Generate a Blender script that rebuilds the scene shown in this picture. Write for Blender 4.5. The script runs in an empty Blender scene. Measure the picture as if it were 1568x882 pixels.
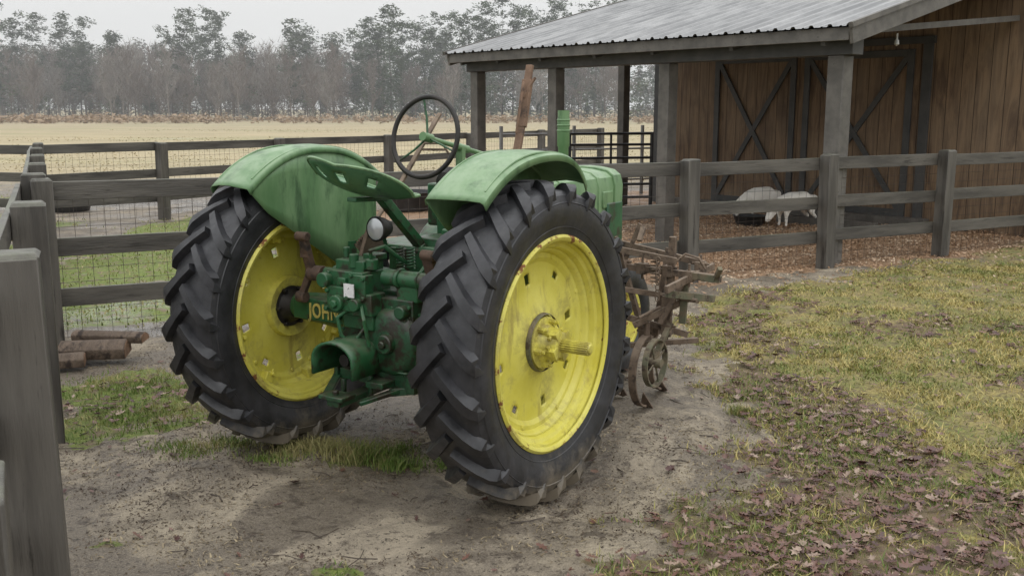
import bpy, math, numpy as np, random
from mathutils import Vector, Matrix
random.seed(4); rng=np.random.default_rng(7)
S=bpy.context.scene
col=S.collection
# ------------------------------------------------------------------ shader helpers
def newmat(name):
    m=bpy.data.materials.new(name); m.use_nodes=True
    nt=m.node_tree; b=nt.nodes["Principled BSDF"]; return m,nt,b
def N(nt,t,**kw):
    n=nt.nodes.new(t)
    for k,v in kw.items(): setattr(n,k,v)
    return n
def setin(nt,sock,v):
    if isinstance(v,bpy.types.NodeSocket): nt.links.new(v,sock)
    elif isinstance(v,(tuple,list)) and len(v)==3 and sock.type=='RGBA': sock.default_value=(*v,1)
    else: sock.default_value=v
def mixc(nt,f,a,b,mode='MIX'):
    n=N(nt,'ShaderNodeMix',data_type='RGBA',blend_type=mode)
    setin(nt,n.inputs[0],f); setin(nt,n.inputs[6],a); setin(nt,n.inputs[7],b); return n.outputs[2]
def noise(nt,vec,scale,detail=4,rough=.55,dist=0):
    n=N(nt,'ShaderNodeTexNoise'); n.inputs['Scale'].default_value=scale; n.inputs['Detail'].default_value=detail
    n.inputs['Roughness'].default_value=rough; n.inputs['Distortion'].default_value=dist
    if vec is not None: nt.links.new(vec,n.inputs['Vector'])
    return n.outputs['Fac']
def mr(nt,v,a,b,c=0.,d=1.):
    n=N(nt,'ShaderNodeMapRange'); n.interpolation_type='SMOOTHSTEP'
    setin(nt,n.inputs[0],v)
    for i,x in enumerate((a,b,c,d)): setin(nt,n.inputs[i+1],x)
    return n.outputs[0]
def ma(nt,op,a,b=0.,c=0.):
    n=N(nt,'ShaderNodeMath',operation=op); setin(nt,n.inputs[0],a); setin(nt,n.inputs[1],b)
    if op in('MULTIPLY_ADD',): setin(nt,n.inputs[2],c)
    return n.outputs[0]
def bump(nt,h,strength,dist=.01,normal=None):
    n=N(nt,'ShaderNodeBump'); n.inputs['Strength'].default_value=strength; n.inputs['Distance'].default_value=dist
    nt.links.new(h,n.inputs['Height'])
    if normal: nt.links.new(normal,n.inputs['Normal'])
    return n.outputs['Normal']
def objco(nt,scale=None):
    t=N(nt,'ShaderNodeTexCoord').outputs['Object']
    if scale:
        m=N(nt,'ShaderNodeMapping'); m.inputs['Scale'].default_value=scale; nt.links.new(t,m.inputs[0]); return m.outputs[0]
    return t
def pmat(name,c1,c2,scale=6,rough=.55,metal=0,c3=None,th=(.58,.68),s3=9,bs=60,bst=.15,bd=.004,stretch=None,r3=None,spec=.5,dust=None):
    m,nt,b=newmat(name); co=objco(nt,stretch)
    n1=noise(nt,co,scale,6,.6); c=mixc(nt,mr(nt,n1,.3,.7),c1,c2)
    rr=ma(nt,'MULTIPLY_ADD',noise(nt,co,scale*3,4),.35,rough-.17)
    if c3:
        f=mr(nt,noise(nt,co,s3,8,.7),th[0],th[1]); c=mixc(nt,f,c,c3)
    if dust:
        g=N(nt,'ShaderNodeNewGeometry'); sp=N(nt,'ShaderNodeSeparateXYZ'); nt.links.new(g.outputs['Normal'],sp.inputs[0])
        f=ma(nt,'MULTIPLY',mr(nt,sp.outputs[2],.2,1.),mr(nt,noise(nt,co,11,6,.7),.35,.65,.1,dust[1])); c=mixc(nt,f,c,dust[0])
    nt.links.new(c,b.inputs['Base Color']); nt.links.new(rr,b.inputs['Roughness'])
    b.inputs['Metallic'].default_value=metal; b.inputs['Specular IOR Level'].default_value=spec
    nt.links.new(bump(nt,noise(nt,co,bs,5,.6),bst,bd),b.inputs['Normal'])
    return m
# ------------------------------------------------------------------ mesh builder
class MB:
    def __init__(s): s.v=[]; s.f=[]
    def add(s,vs,fs):
        o=len(s.v); s.v+= [tuple(p) for p in vs]; s.f+=[tuple(i+o for i in f) for f in fs]
    def box(s,c,size,rot=None,taper=1):
        hx,hy,hz=[a/2 for a in size]; M=rot if rot else Matrix.Identity(3); c=Vector(c); vs=[]
        for z in(-1,1):
            k=taper if z>0 else 1
            for x,y in((-1,-1),(1,-1),(1,1),(-1,1)): vs.append(c+M@Vector((x*hx*k,y*hy*k,z*hz)))
        s.add(vs,[(3,2,1,0),(4,5,6,7),(0,1,5,4),(1,2,6,5),(2,3,7,6),(3,0,4,7)])
    def beam(s,p0,p1,w,h,up=(0,0,1)):
        p0=Vector(p0);p1=Vector(p1);d=p1-p0;L=d.length;y=d.normalized();x=y.cross(Vector(up))
        if x.length<1e-3: x=y.cross(Vector((1,0,0)))
        x.normalize(); z=x.cross(y); M=Matrix((x,y,z)).transposed(); s.box((p0+p1)/2,(w,L,h),M)
    def cyl(s,p0,p1,r0,r1=None,n=20,caps=True):
        r1=r0 if r1 is None else r1; p0=Vector(p0);p1=Vector(p1);d=(p1-p0).normalized()
        a=d.orthogonal().normalized(); b=d.cross(a); vs=[]
        for p,r in((p0,r0),(p1,r1)):
            for i in range(n):
                t=2*math.pi*i/n; vs.append(p+(a*math.cos(t)+b*math.sin(t))*r)
        fs=[(i,(i+1)%n,n+(i+1)%n,n+i) for i in range(n)]
        if caps: fs+=[tuple(range(n))[::-1],tuple(range(n,2*n))]
        s.add(vs,fs)
    def tube(s,pts,r,n=8,flat=None):
        pts=[Vector(p) for p in pts]; vs=[];fs=[];prev=None
        for k,p in enumerate(pts):
            d=(pts[min(k+1,len(pts)-1)]-pts[max(k-1,0)]).normalized()
            a=(prev-d*prev.dot(d)).normalized() if prev else d.orthogonal().normalized()
            prev=a; b=d.cross(a); rr=r[k] if isinstance(r,(list,tuple)) else r
            for i in range(n):
                t=2*math.pi*i/n; vs.append(p+(a*math.cos(t)+b*math.sin(t))*rr)
        for k in range(len(pts)-1):
            for i in range(n): fs.append((k*n+i,k*n+(i+1)%n,(k+1)*n+(i+1)%n,(k+1)*n+i))
        fs+=[tuple(range(n))[::-1],tuple(range((len(pts)-1)*n,len(pts)*n))]
        s.add(vs,fs)
    def revolve(s,prof,c,axis='x',n=64,skip=None,a0=0,a1=2*math.pi):
        full=abs(a1-a0-2*math.pi)<1e-6; m=len(prof); vs=[];fs=[]; nn=n if full else n+1
        for i in range(nn):
            t=a0+(a1-a0)*i/n; ct,st=math.cos(t),math.sin(t)
            for (x,r) in prof:
                if axis=='x': p=(c[0]+x,c[1]+r*ct,c[2]+r*st)
                elif axis=='y': p=(c[0]+r*st,c[1]+x,c[2]+r*ct)
                else: p=(c[0]+r*ct,c[1]+r*st,c[2]+x)
                vs.append(p)
        for i in range(n):
            j=(i+1)%nn
            for k in range(m-1):
                if skip and skip(i,k): continue
                fs.append((i*m+k,i*m+k+1,j*m+k+1,j*m+k))
        s.add(vs,fs)
    def prism(s,poly,axis,a,b):
        def P(p,t):
            return (t,p[0],p[1]) if axis=='x' else ((p[0],t,p[1]) if axis=='y' else (p[0],p[1],t))
        n=len(poly); vs=[P(p,a) for p in poly]+[P(p,b) for p in poly]
        s.add(vs,[(i,(i+1)%n,n+(i+1)%n,n+i) for i in range(n)]+[tuple(range(n))[::-1],tuple(range(n,2*n))])
    def obj(s,name,mat,parent=None,bevel=0,smooth=35,solid=0,loc=None,rotz=None,sub=0):
        me=bpy.data.meshes.new(name); me.from_pydata(s.v,[],s.f); 
        import bmesh
        bm=bmesh.new(); bm.from_mesh(me); bmesh.ops.recalc_face_normals(bm,faces=bm.faces); bm.to_mesh(me); bm.free()
        o=bpy.data.objects.new(name,me); col.objects.link(o)
        if smooth: me.shade_smooth(); me.set_sharp_from_angle(angle=math.radians(smooth))
        me.materials.append(mat)
        if solid:
            q=o.modifiers.new('sol','SOLIDIFY'); q.thickness=solid; q.offset=0
        if bevel:
            q=o.modifiers.new('bev','BEVEL'); q.width=bevel; q.segments=2; q.limit_method='ANGLE'; q.angle_limit=math.radians(40)
        if sub:
            q=o.modifiers.new('sub','SUBSURF'); q.levels=sub; q.render_levels=sub
        if parent: o.parent=parent
        if loc: o.location=loc
        if rotz is not None: o.rotation_euler[2]=rotz
        return o
def empty(name,loc=(0,0,0),rz=0):
    e=bpy.data.objects.new(name,None); col.objects.link(e); e.location=loc; e.rotation_euler[2]=rz; e.empty_display_size=.2; return e
def npmesh(name,V,F,mat,smooth=False):
    me=bpy.data.meshes.new(name); V=np.asarray(V,dtype=np.float32); F=np.asarray(F,dtype=np.int32); k=F.shape[1]
    me.vertices.add(len(V)); me.vertices.foreach_set('co',V.ravel()); me.loops.add(F.size); me.loops.foreach_set('vertex_index',F.ravel())
    me.polygons.add(len(F)); me.polygons.foreach_set('loop_start',np.arange(len(F),dtype=np.int32)*k)
    me.update(calc_edges=True); me.validate()
    if smooth: me.shade_smooth()
    o=bpy.data.objects.new(name,me); col.objects.link(o); me.materials.append(mat); return o
_tab=rng.random((256,256))
def vn(x,y,s,seed=0):
    x=np.asarray(x)*s+seed*17.3; y=np.asarray(y)*s+seed*9.7; xi=np.floor(x).astype(int); yi=np.floor(y).astype(int); fx=x-xi; fy=y-yi
    fx=fx*fx*(3-2*fx); fy=fy*fy*(3-2*fy); g=lambda a,b:_tab[a&255,b&255]
    return (g(xi,yi)*(1-fx)+g(xi+1,yi)*fx)*(1-fy)+(g(xi,yi+1)*(1-fx)+g(xi+1,yi+1)*fx)*fy
def fbm(x,y,s,seed=0,o=4): return sum(vn(x,y,s*2**i,seed+i)*.5**i for i in range(o))/sum(.5**i for i in range(o))
def sst(a,b,x):
    t=np.clip((x-a)/(b-a),0,1); return t*t*(3-2*t)
# ------------------------------------------------------------------ camera
cd=bpy.data.cameras.new("camera"); cam=bpy.data.objects.new("camera",cd); col.objects.link(cam)
cam.location=(0,0,1.67); cam.rotation_euler=(math.radians(90-10.2),0,0); cd.lens=35; cd.sensor_width=36; cd.clip_end=3000; cd.clip_start=.05
S.camera=cam
# ------------------------------------------------------------------ world : overcast (bright zenith, paler horizon)
W=bpy.data.worlds.new("World"); S.world=W; W.use_nodes=True; nt=W.node_tree; bg=nt.nodes['Background']
sky=N(nt,'ShaderNodeTexSky'); sky.sky_type='NISHITA'; sky.sun_disc=False; sky.sun_elevation=math.radians(60); sky.sun_rotation=math.radians(160)
sky.air_density=1.0; sky.dust_density=4; sky.ozone_density=1
hs=N(nt,'ShaderNodeHueSaturation'); hs.inputs['Saturation'].default_value=.12; nt.links.new(sky.outputs[0],hs.inputs['Color'])
tc=N(nt,'ShaderNodeTexCoord'); sp=N(nt,'ShaderNodeSeparateXYZ'); nt.links.new(tc.outputs['Generated'],sp.inputs[0])
ov=mixc(nt,mr(nt,sp.outputs[2],.05,.9),(10.2,10.3,10.25),(20,20.3,20.7))
c=mixc(nt,.85,hs.outputs[0],ov); nt.links.new(c,bg.inputs[0]); bg.inputs[1].default_value=.1
sd=bpy.data.lights.new("sun",'SUN'); sun=bpy.data.objects.new("sun",sd); col.objects.link(sun)
sd.energy=.5; sd.angle=math.radians(50); sd.color=(1,.985,.96)
el=math.radians(60); az=math.radians(160); d=Vector((math.sin(az)*math.cos(el),math.cos(az)*math.cos(el),math.sin(el)))
sun.rotation_euler=d.to_track_quat('Z','Y').to_euler(); sun.location=(5,-5,12)
S.view_settings.view_transform='Standard'; S.view_settings.look='None'; S.view_settings.exposure=0
# ------------------------------------------------------------------ ground masks
def masks(X,Y):
    n=fbm(X,Y,1.3,3)-.5; n2=fbm(X,Y,5,8)-.5
    fd=(X+3.26)*(-.478)+(Y-6.9)*.878
    dd=(X-3.48)*.768+(Y-10.8)*.64; ss=-(X-3.48)*.64+(Y-10.8)*.768
    Xb=np.interp(Y,[0,3.37,3.72,4.28,5.14,6.06,7.58,8.5,9.4,10.5],[-.6,.5,.85,1.05,1.36,1.5,1.35,1.6,2.4,4.0])
    lawn=sst(-.35,.35,X-Xb+n*.9+n2*1.1)*sst(.15,-.75,fd+n*1.3+n2*1.3)
    lawn=np.maximum(lawn, sst(4.6,6.3,X+n)*sst(.4,-.2,fd))
    def g(cx,cy,rx,ry): return np.exp(-(((X-cx)/rx)**2+((Y-cy)/ry)**2))
    gp=np.maximum.reduce([g(-2.25,5.6,.65,.8),g(-2.9,5.3,.5,.6)*.8,g(-1.05,4.78,.45,.2)*.9,g(-.70,4.60,.3,.13)*.9,g(-.62,3.4,.2,.08),g(-1.57,3.62,.12,.06)*.7,g(1.25,5.3,.08,.08)*.8,g(-1.6,6.6,.7,.4)*.6])
    green=sst(.42,.75,gp+n2*1.3+n*.3)
    past=sst(.3,.9,fd)*sst(27,20,Y)*sst(.49,.60,fbm(X,Y,.55,21)+.12*np.exp(-((Y-11.5)/1.8)**2)-.06*sst(9.5,8,Y)+n2*.35)*sst(-1.6,-2.6,dd)
    weeds=sst(.3,.6,g(6.2,9.9,1.6,1.0)+n2*.5)
    wet=.6*sst(.0,.5,fd)*sst(26,19,Y)*sst(.52,.42,fbm(X,Y,.5,33))*sst(-1.6,-2.6,dd)
    wet=np.maximum(wet,.9*sst(.25,.6,g(-2.9,8.0,1.2,.9)+n2*.5))
    wet=np.maximum(wet,sst(.38,.55,np.exp(-((Y-17.5)/1.8)**2)*sst(-2,-4,X)+n2*1.6+n*.9-.16))
    chips=sst(-2.9,-2.1,dd+n*.8)*sst(-.45,.1,fd+n*.9+n2*.8)*sst(9,7.5,ss)
    field=sst(22,27,Y+n*4)
    leaf=lawn*sst(.40,.78, .48+ .62*(sst(6.6,4.2,Y)-.35) + n*1.4+n2*.7 +.16*np.exp(-((X-Xb-.35)/.5)**2))
    leaf=np.maximum(leaf, .32*sst(.25,.6,g(-2.0,5.6,.7,.6)+n*.4))
    return dict(lawn=lawn,green=np.maximum(green,np.maximum(past,weeds)),wet=wet,chips=chips,field=field,leaf=leaf,past=past,gl=green,weeds=weeds)
def hgt(X,Y):
    near=sst(14,10,np.hypot(X,Y-5))
    h=(fbm(X,Y,2.2,5)-.5)*.05+(fbm(X,Y,9,6,3)-.5)*.03
    r=np.hypot(X-2.2,Y-7.8); rut=np.exp(-((r-4.2)/.11)**2)+np.exp(-((r-4.6)/.09)**2)*.7
    h=h-.018*rut*sst(1.0,.2,X)+.007*np.sin(np.arctan2(Y-7.8,X-2.2)*150)*rut*sst(1.0,.2,X)
    return h*near - .01
fx=np.concatenate([-np.geomspace(900,6,40),np.arange(-5.6,-2.8,.06),np.arange(-2.8,2.2,.028),np.arange(2.2,8,.05),np.geomspace(8.2,900,40)])
fy=np.concatenate([np.linspace(-60,1.6,12),np.arange(2,3,.06),np.arange(3,6.5,.028),np.arange(6.5,12,.05),np.geomspace(12.2,1500,60)])
GX,GY=np.meshgrid(fx,fy); gx=GX.ravel(); gy=GY.ravel(); Mk=masks(gx,gy); gz=hgt(gx,gy)+.01*Mk['lawn']
nx=len(fx); ny=len(fy); idx=np.arange(nx*ny).reshape(ny,nx)
F=np.stack([idx[:-1,:-1],idx[:-1,1:],idx[1:,1:],idx[1:,:-1]],-1).reshape(-1,4)
gm,nt,b=newmat("ground_soil_grass")
ground=npmesh("ground",np.stack([gx,gy,gz],1),F,gm,True)
for nm,ch in(("mA",("lawn","green","wet")),("mB",("chips","field","leaf"))):
    at=ground.data.color_attributes.new(nm,'FLOAT_COLOR','POINT'); a=np.ones((len(gx),4),np.float32)
    for i,k in enumerate(ch): a[:,i]=Mk[k]
    at.data.foreach_set('color',a.ravel())
def attr(nm):
    a=N(nt,'ShaderNodeAttribute',attribute_name=nm); s=N(nt,'ShaderNodeSeparateColor'); nt.links.new(a.outputs['Color'],s.inputs[0]); return s.outputs
A=attr("mA"); B=attr("mB"); co=objco(nt)
nf=noise(nt,co,28,6,.7); nm_=noise(nt,co,3.2,6,.6); nl=noise(nt,co,.7,5,.6); nff=noise(nt,co,140,3,.7)
damp=mr(nt,noise(nt,co,1.0,8,.70,.9),.43,.55)
sand=mixc(nt,mr(nt,nm_,.36,.62),(.19,.158,.115),(.35,.295,.215))
sand=mixc(nt,ma(nt,'MULTIPLY',damp,.9),sand,(.105,.084,.062))
sand=mixc(nt,mr(nt,nff,.35,.7,0,.4),sand,(.39,.335,.255))
sand=mixc(nt,mr(nt,noise(nt,co,7,8,.8,.4),.53,.62,0,.85),sand,(.075,.058,.043))
sand=mixc(nt,mr(nt,noise(nt,co,4,8,.85,.6),.60,.66,0,.6),sand,(.42,.36,.27))
sand=mixc(nt,mr(nt,noise(nt,co,45,4,.75),.57,.65),sand,(.04,.03,.021))
def edge(m,k=.45,nn=nf):
    return mr(nt,ma(nt,'ADD',m,ma(nt,'MULTIPLY_ADD',nn,k*2,-k)),.38,.62)
lawnc=mixc(nt,mr(nt,nm_,.35,.65),(.31,.25,.09),(.17,.18,.05)); lawnc=mixc(nt,mr(nt,nf,.4,.7),lawnc,(.10,.072,.04)); lawnc=mixc(nt,mr(nt,noise(nt,co,2.6,6,.75),.53,.64,0,.75),lawnc,(.24,.185,.12))
greenc=mixc(nt,mr(nt,nf,.35,.7),(.10,.14,.03),(.19,.22,.05)); greenc=mixc(nt,mr(nt,noise(nt,co,9,4),.48,.68),greenc,(.17,.13,.08))
chipc=mixc(nt,mr(nt,nf,.35,.65),(.38,.24,.14),(.17,.105,.06)); 
mp=N(nt,'ShaderNodeMapping'); mp.inputs['Scale'].default_value=(.12,.5,1); nt.links.new(co,mp.inputs[0])
fieldc=mixc(nt,mr(nt,noise(nt,mp.outputs[0],.9,8,.75),.4,.62),(.42,.35,.215),(.33,.275,.17))
mp2=N(nt,'ShaderNodeMapping'); mp2.inputs['Scale'].default_value=(.04,.12,1); nt.links.new(co,mp2.inputs[0])
fieldc=mixc(nt,mr(nt,noise(nt,mp2.outputs[0],1.0,6,.65),.48,.66,0,.6),fieldc,(.28,.27,.14))
leafc=mixc(nt,mr(nt,nf,.3,.7),(.075,.048,.038),(.18,.125,.088))
c=sand
c=mixc(nt,A[2],c,mixc(nt,mr(nt,noise(nt,co,2.2,7,.75),.38,.62),(.085,.07,.055),(.19,.16,.125)))
c=mixc(nt,edge(B[0]),c,chipc)
c=mixc(nt,edge(A[1]),c,greenc)
c=mixc(nt,edge(A[0],.45),c,lawnc)
c=mixc(nt,ma(nt,'MULTIPLY',edge(B[2],.5,noise(nt,co,14,4,.6)),.65),c,leafc)
c=mixc(nt,B[1],c,fieldc)
nt.links.new(c,b.inputs['Base Color'])
rg=mr(nt,ma(nt,'ADD',A[2],ma(nt,'MULTIPLY_ADD',noise(nt,co,1.6,6,.65),1.8,-.9)),.60,1.08,.88,.10)
dry=ma(nt,'SUBTRACT',1,ma(nt,'MAXIMUM',A[0],ma(nt,'MAXIMUM',A[1],B[1])))
rg=ma(nt,'SUBTRACT',rg,ma(nt,'MULTIPLY',ma(nt,'MULTIPLY',damp,dry),.40)); rg=ma(nt,'MAXIMUM',rg,.1)
nt.links.new(rg,b.inputs['Roughness'])
b.inputs['Specular IOR Level'].default_value=.45
bs=ma(nt,'SUBTRACT',1,ma(nt,'MULTIPLY',A[2],.8))
bn=bump(nt,noise(nt,co,11,5,.65),.6,.05); bn=bump(nt,nf,.6,.025,bn); bn=bump(nt,nff,.5,.006,bn)
for nd in nt.nodes:
    if nd.type=='BUMP': nt.links.new(ma(nt,'MULTIPLY',bs,.65),nd.inputs['Strength'])
nt.links.new(bn,b.inputs['Normal'])
# ------------------------------------------------------------------ grass + leaves
def grass(name,P,h,w,mat,lean=.5):
    n=len(P); a=rng.random(n)*2*np.pi; la=rng.random(n)*2*np.pi; L=h*lean*rng.random(n)
    dx=np.cos(a)*w/2; dy=np.sin(a)*w/2; z=np.zeros(n)
    b0=P+np.stack([dx,dy,z],1); b1=P-np.stack([dx,dy,z],1)
    m=P+np.stack([np.cos(la)*L*.35,np.sin(la)*L*.35,h*.6],1); m0=m+np.stack([dx*.7,dy*.7,z],1); m1=m-np.stack([dx*.7,dy*.7,z],1)
    t=P+np.stack([np.cos(la)*L,np.sin(la)*L,h],1)
    V=np.stack([b0,b1,m1,m0,t],1).reshape(-1,3); k=np.arange(n)[:,None]*5
    F=np.concatenate([k+[0,1,2],k+[0,2,3],k+[3,2,4]],0); return npmesh(name,V,F,mat)
def bladeMat(name,ca,cb,cc,lo=.75,ns=1.5):
    m,nt,b=newmat(name); g=N(nt,'ShaderNodeNewGeometry'); r=g.outputs['Random Per Island']
    c=mixc(nt,mr(nt,r,.1,.6),ca,cb); c=mixc(nt,mr(nt,r,lo,lo+.1),c,cc)
    nn=noise(nt,objco(nt),ns,6,.65)
    c=mixc(nt,mr(nt,nn,.42,.60,0,.7),c,ca); c=mixc(nt,mr(nt,nn,.52,.38,0,.75),c,cc)
    nt.links.new(c,b.inputs['Base Color']); b.inputs['Roughness'].default_value=.55; b.inputs['Specular IOR Level'].default_value=.3
    return m
def scatter(n,x0,x1,y0,y1,key,p=1.0):
    u=rng.random(n); y=y0*(y1/y0)**(u)
    x=x0+(x1-x0)*rng.random(n)
    M=masks(x,y); w=M[key] if isinstance(key,str) else key(M); k=rng.random(n)<w*p
    k&=(np.abs(x)<.62*y+.6)
    x=x[k];y=y[k]; return np.stack([x,y,hgt(x,y)+.008],1)
mg_y=bladeMat("lawn_blades",(.43,.35,.13),(.33,.28,.095),(.14,.175,.04),.66,1.9)
mg_g=bladeMat("green_blades",(.10,.16,.03),(.16,.225,.05),(.34,.29,.13),.68)
mg_p=bladeMat("pasture_blades",(.17,.22,.05),(.24,.27,.08),(.36,.31,.15),.6)
def clump(P,s,seed,a=.38,b_=.62):
    k=rng.random(len(P))<sst(a,b_,fbm(P[:,0],P[:,1],s,seed,3))*.85+.15; return P[k]
P=clump(scatter(310000,.3,8,3.1,11,lambda M:M['lawn']*(1-.45*M['leaf'])),3.2,61)
hh=fbm(P[:,0],P[:,1],6,63,2)
grass("lawn_grass",P,(.006+.024*rng.random(len(P)))*(.4+1.3*hh),.003+.0007*P[:,1],mg_y,2.2)
P=clump(scatter(110000,.3,8,3.1,8,lambda M:M['lawn']*(.25+.75*M['leaf'])),2.5,62); grass("lawn_grass",P,.010+.028*rng.random(len(P)),.003+.0005*P[:,1],mg_g,1.5)
P=clump(scatter(160000,-4,8,3.1,11,lambda M:np.maximum(M['gl']*.85,M['weeds']*.6)*(1-.4*M['leaf'])),6,64)
grass("green_grass",P,.008+.028*rng.random(len(P)),.004+.0004*P[:,1],mg_g,1.4)
cs=[(-.98,4.74,.14,.055),(-.75,4.60,.10,.10),(-1.40,4.84,.10,.04),(-2.3,5.9,.3,.035),(-.56,4.52,.08,.06),(1.26,5.3,.05,.05),(-2.0,5.3,.25,.035),(-.30,4.58,.08,.035),(-1.15,4.64,.1,.035),(-1.62,4.74,.12,.03),(-.62,4.72,.12,.05)]
PP=[];HH=[]
for cx,cy,r,h in cs:
    n=int(950*r/.2); q=rng.normal(size=(n,2))*r*.75; x=cx+q[:,0]; y=cy+q[:,1]*.7; PP.append(np.stack([x,y,hgt(x,y)+.005],1)); HH.append(h*(.25+.9*rng.random(n)))
P=np.concatenate(PP); grass("grass_tuft",P,np.concatenate(HH),np.full(len(P),.005),mg_g,1.3)
P=scatter(40000,-14,3,7.5,24,'past'); grass("pasture_grass",P,.015+.025*rng.random(len(P)),np.full(len(P),.014),mg_p,1.5)
n=26000; y=22*(90/22)**rng.random(n); x=rng.uniform(-1,1,n)*(y*.62+2); k=fbm(x*.15,y,.2,81)>.47; x=x[k];y=y[k]
P=np.stack([x,y,np.full(len(x),-.012)],1); grass("field_stubble",P,(.012+.03*rng.random(len(P))),.02+y*.0012,bladeMat("straw",(.44,.37,.23),(.38,.315,.19),(.31,.275,.15),.8,.1),2.5)
def leaves(name,P,size,mat):
    n=len(P); out=[(0,-.5),(.10,-.2),(.30,-.25),(.15,0),(.38,.16),(.14,.2),(.2,.42),(0,.55),(-.2,.4),(-.14,.2),(-.36,.14),(-.15,0),(-.30,-.22),(-.10,-.2)]
    k=len(out); o=np.array(out); a=rng.random(n)*2*np.pi; ca,sa=np.cos(a),np.sin(a); asp=(.55+.5*rng.random(n))[:,None]
    cv=(rng.random(n)-.3)*1.6; tx=(rng.random(n)-.5)*.9; ty=(rng.random(n)-.5)*.9
    lx=o[None,:,0]*size[:,None]*asp; ly=o[None,:,1]*size[:,None]
    z=np.abs(lx)*cv[:,None]+ly*ty[:,None]*.6+lx*tx[:,None]+ (ly**2)/size[:,None]*cv[:,None]*.7
    z=z-z.min(1,keepdims=True)+.004
    x=lx*ca[:,None]-ly*sa[:,None]; y=lx*sa[:,None]+ly*ca[:,None]
    V=np.stack([P[:,0:1]+x,P[:,1:2]+y,P[:,2:3]+z],2)
    cen=np.stack([P[:,0],P[:,1],P[:,2]+.006],1)[:,None]; V=np.concatenate([cen,V],1).reshape(-1,3)
    base=np.arange(n)[:,None]*(k+1); F=np.concatenate([base+[0,1+i,1+(i+1)%k] for i in range(k)],0)
    return npmesh(name,V,F,mat)
m_leaf,nt,b=newmat("dead_leaf"); g=N(nt,'ShaderNodeNewGeometry'); r=g.outputs['Random Per Island']
c=mixc(nt,mr(nt,r,0,.6),(.075,.034,.030),(.165,.085,.062)); c=mixc(nt,mr(nt,r,.80,.93),c,(.32,.23,.17)); c=mixc(nt,mr(nt,noise(nt,objco(nt),60,3),.4,.7,0,.5),c,(.045,.026,.02))
nt.links.new(c,b.inputs['Base Color']); b.inputs['Roughness'].default_value=.45
P=scatter(38000,.2,8,3.1,9.5,'leaf',.58); P[:,2]+=.012
leaves("fallen_leaves",P,.022+.052*rng.random(len(P)),m_leaf)
P=scatter(7000,-3.4,-1.2,4.6,7,'leaf',.6); P[:,2]+=.01; leaves("fallen_leaves",P,.03+.035*rng.random(len(P)),m_leaf)
x=rng.uniform(-2.4,3,340); y=rng.uniform(3.2,8.5,340); P=np.stack([x,y,hgt(x,y)+.004],1); leaves("scattered_leaves",P,.018+.05*rng.random(340)**1.5,m_leaf)
P=clump(scatter(14000,.8,8,3.5,10.5,'lawn',.25),1.8,71); P[:,2]+=.012; leaves("scattered_leaves",P,.02+.035*rng.random(len(P)),m_leaf)
x=-.1+rng.normal(size=120)*.35; y=4.75+rng.normal(size=120)*.25; P=np.stack([x,y,hgt(x,y)+.006],1); leaves("scattered_leaves",P,.02+.04*rng.random(120),m_leaf)
m_deb=bladeMat("soil_debris",(.06,.042,.03),(.12,.085,.055),(.33,.27,.17),.72)
n=52000; x=rng.uniform(-2.8,2.2,n); y=3.1*(9/3.1)**rng.random(n); k=rng.random(n)<sst(.38,.60,fbm(x,y,1.6,44)+.35*(fbm(x,y,7,45)-.5)); x=x[k];y=y[k]
P=np.stack([x,y,hgt(x,y)+.001],1); grass("soil_debris",P,.003+.006*rng.random(len(P)),.003+.008*rng.random(len(P)),m_deb,5.)
m_chip=bladeMat("wood_chip",(.40,.26,.16),(.26,.165,.10),(.5,.39,.28))
x=rng.uniform(0.3,9,34000); y=rng.uniform(9,17,34000); M=masks(x,y); k=rng.random(34000)<M['chips']*.95+.12*(y<11.5); x=x[k];y=y[k]
P=np.stack([x,y,hgt(x,y)+.01],1); grass("wood_chips",P,.008+.012*rng.random(len(P)),np.full(len(P),.028),m_chip,3.)
mb=MB()
for i in range(170):
    x=random.uniform(-2.4,1.3); y=random.uniform(3.2,7); a=random.uniform(0,6.28); L=random.uniform(.03,.16); z=float(hgt(np.array([x]),np.array([y]))[0])+.006
    mb.tube([(x,y,z),(x+L*.5*math.cos(a),y+L*.5*math.sin(a),z+.004),(x+L*math.cos(a+.25),y+L*math.sin(a+.25),z)],random.uniform(.0015,.0035),5)
m_twig=pmat("twig_bark",(.05,.035,.025),(.09,.07,.05),20)
mb.obj("fallen_twigs",m_twig)
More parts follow.
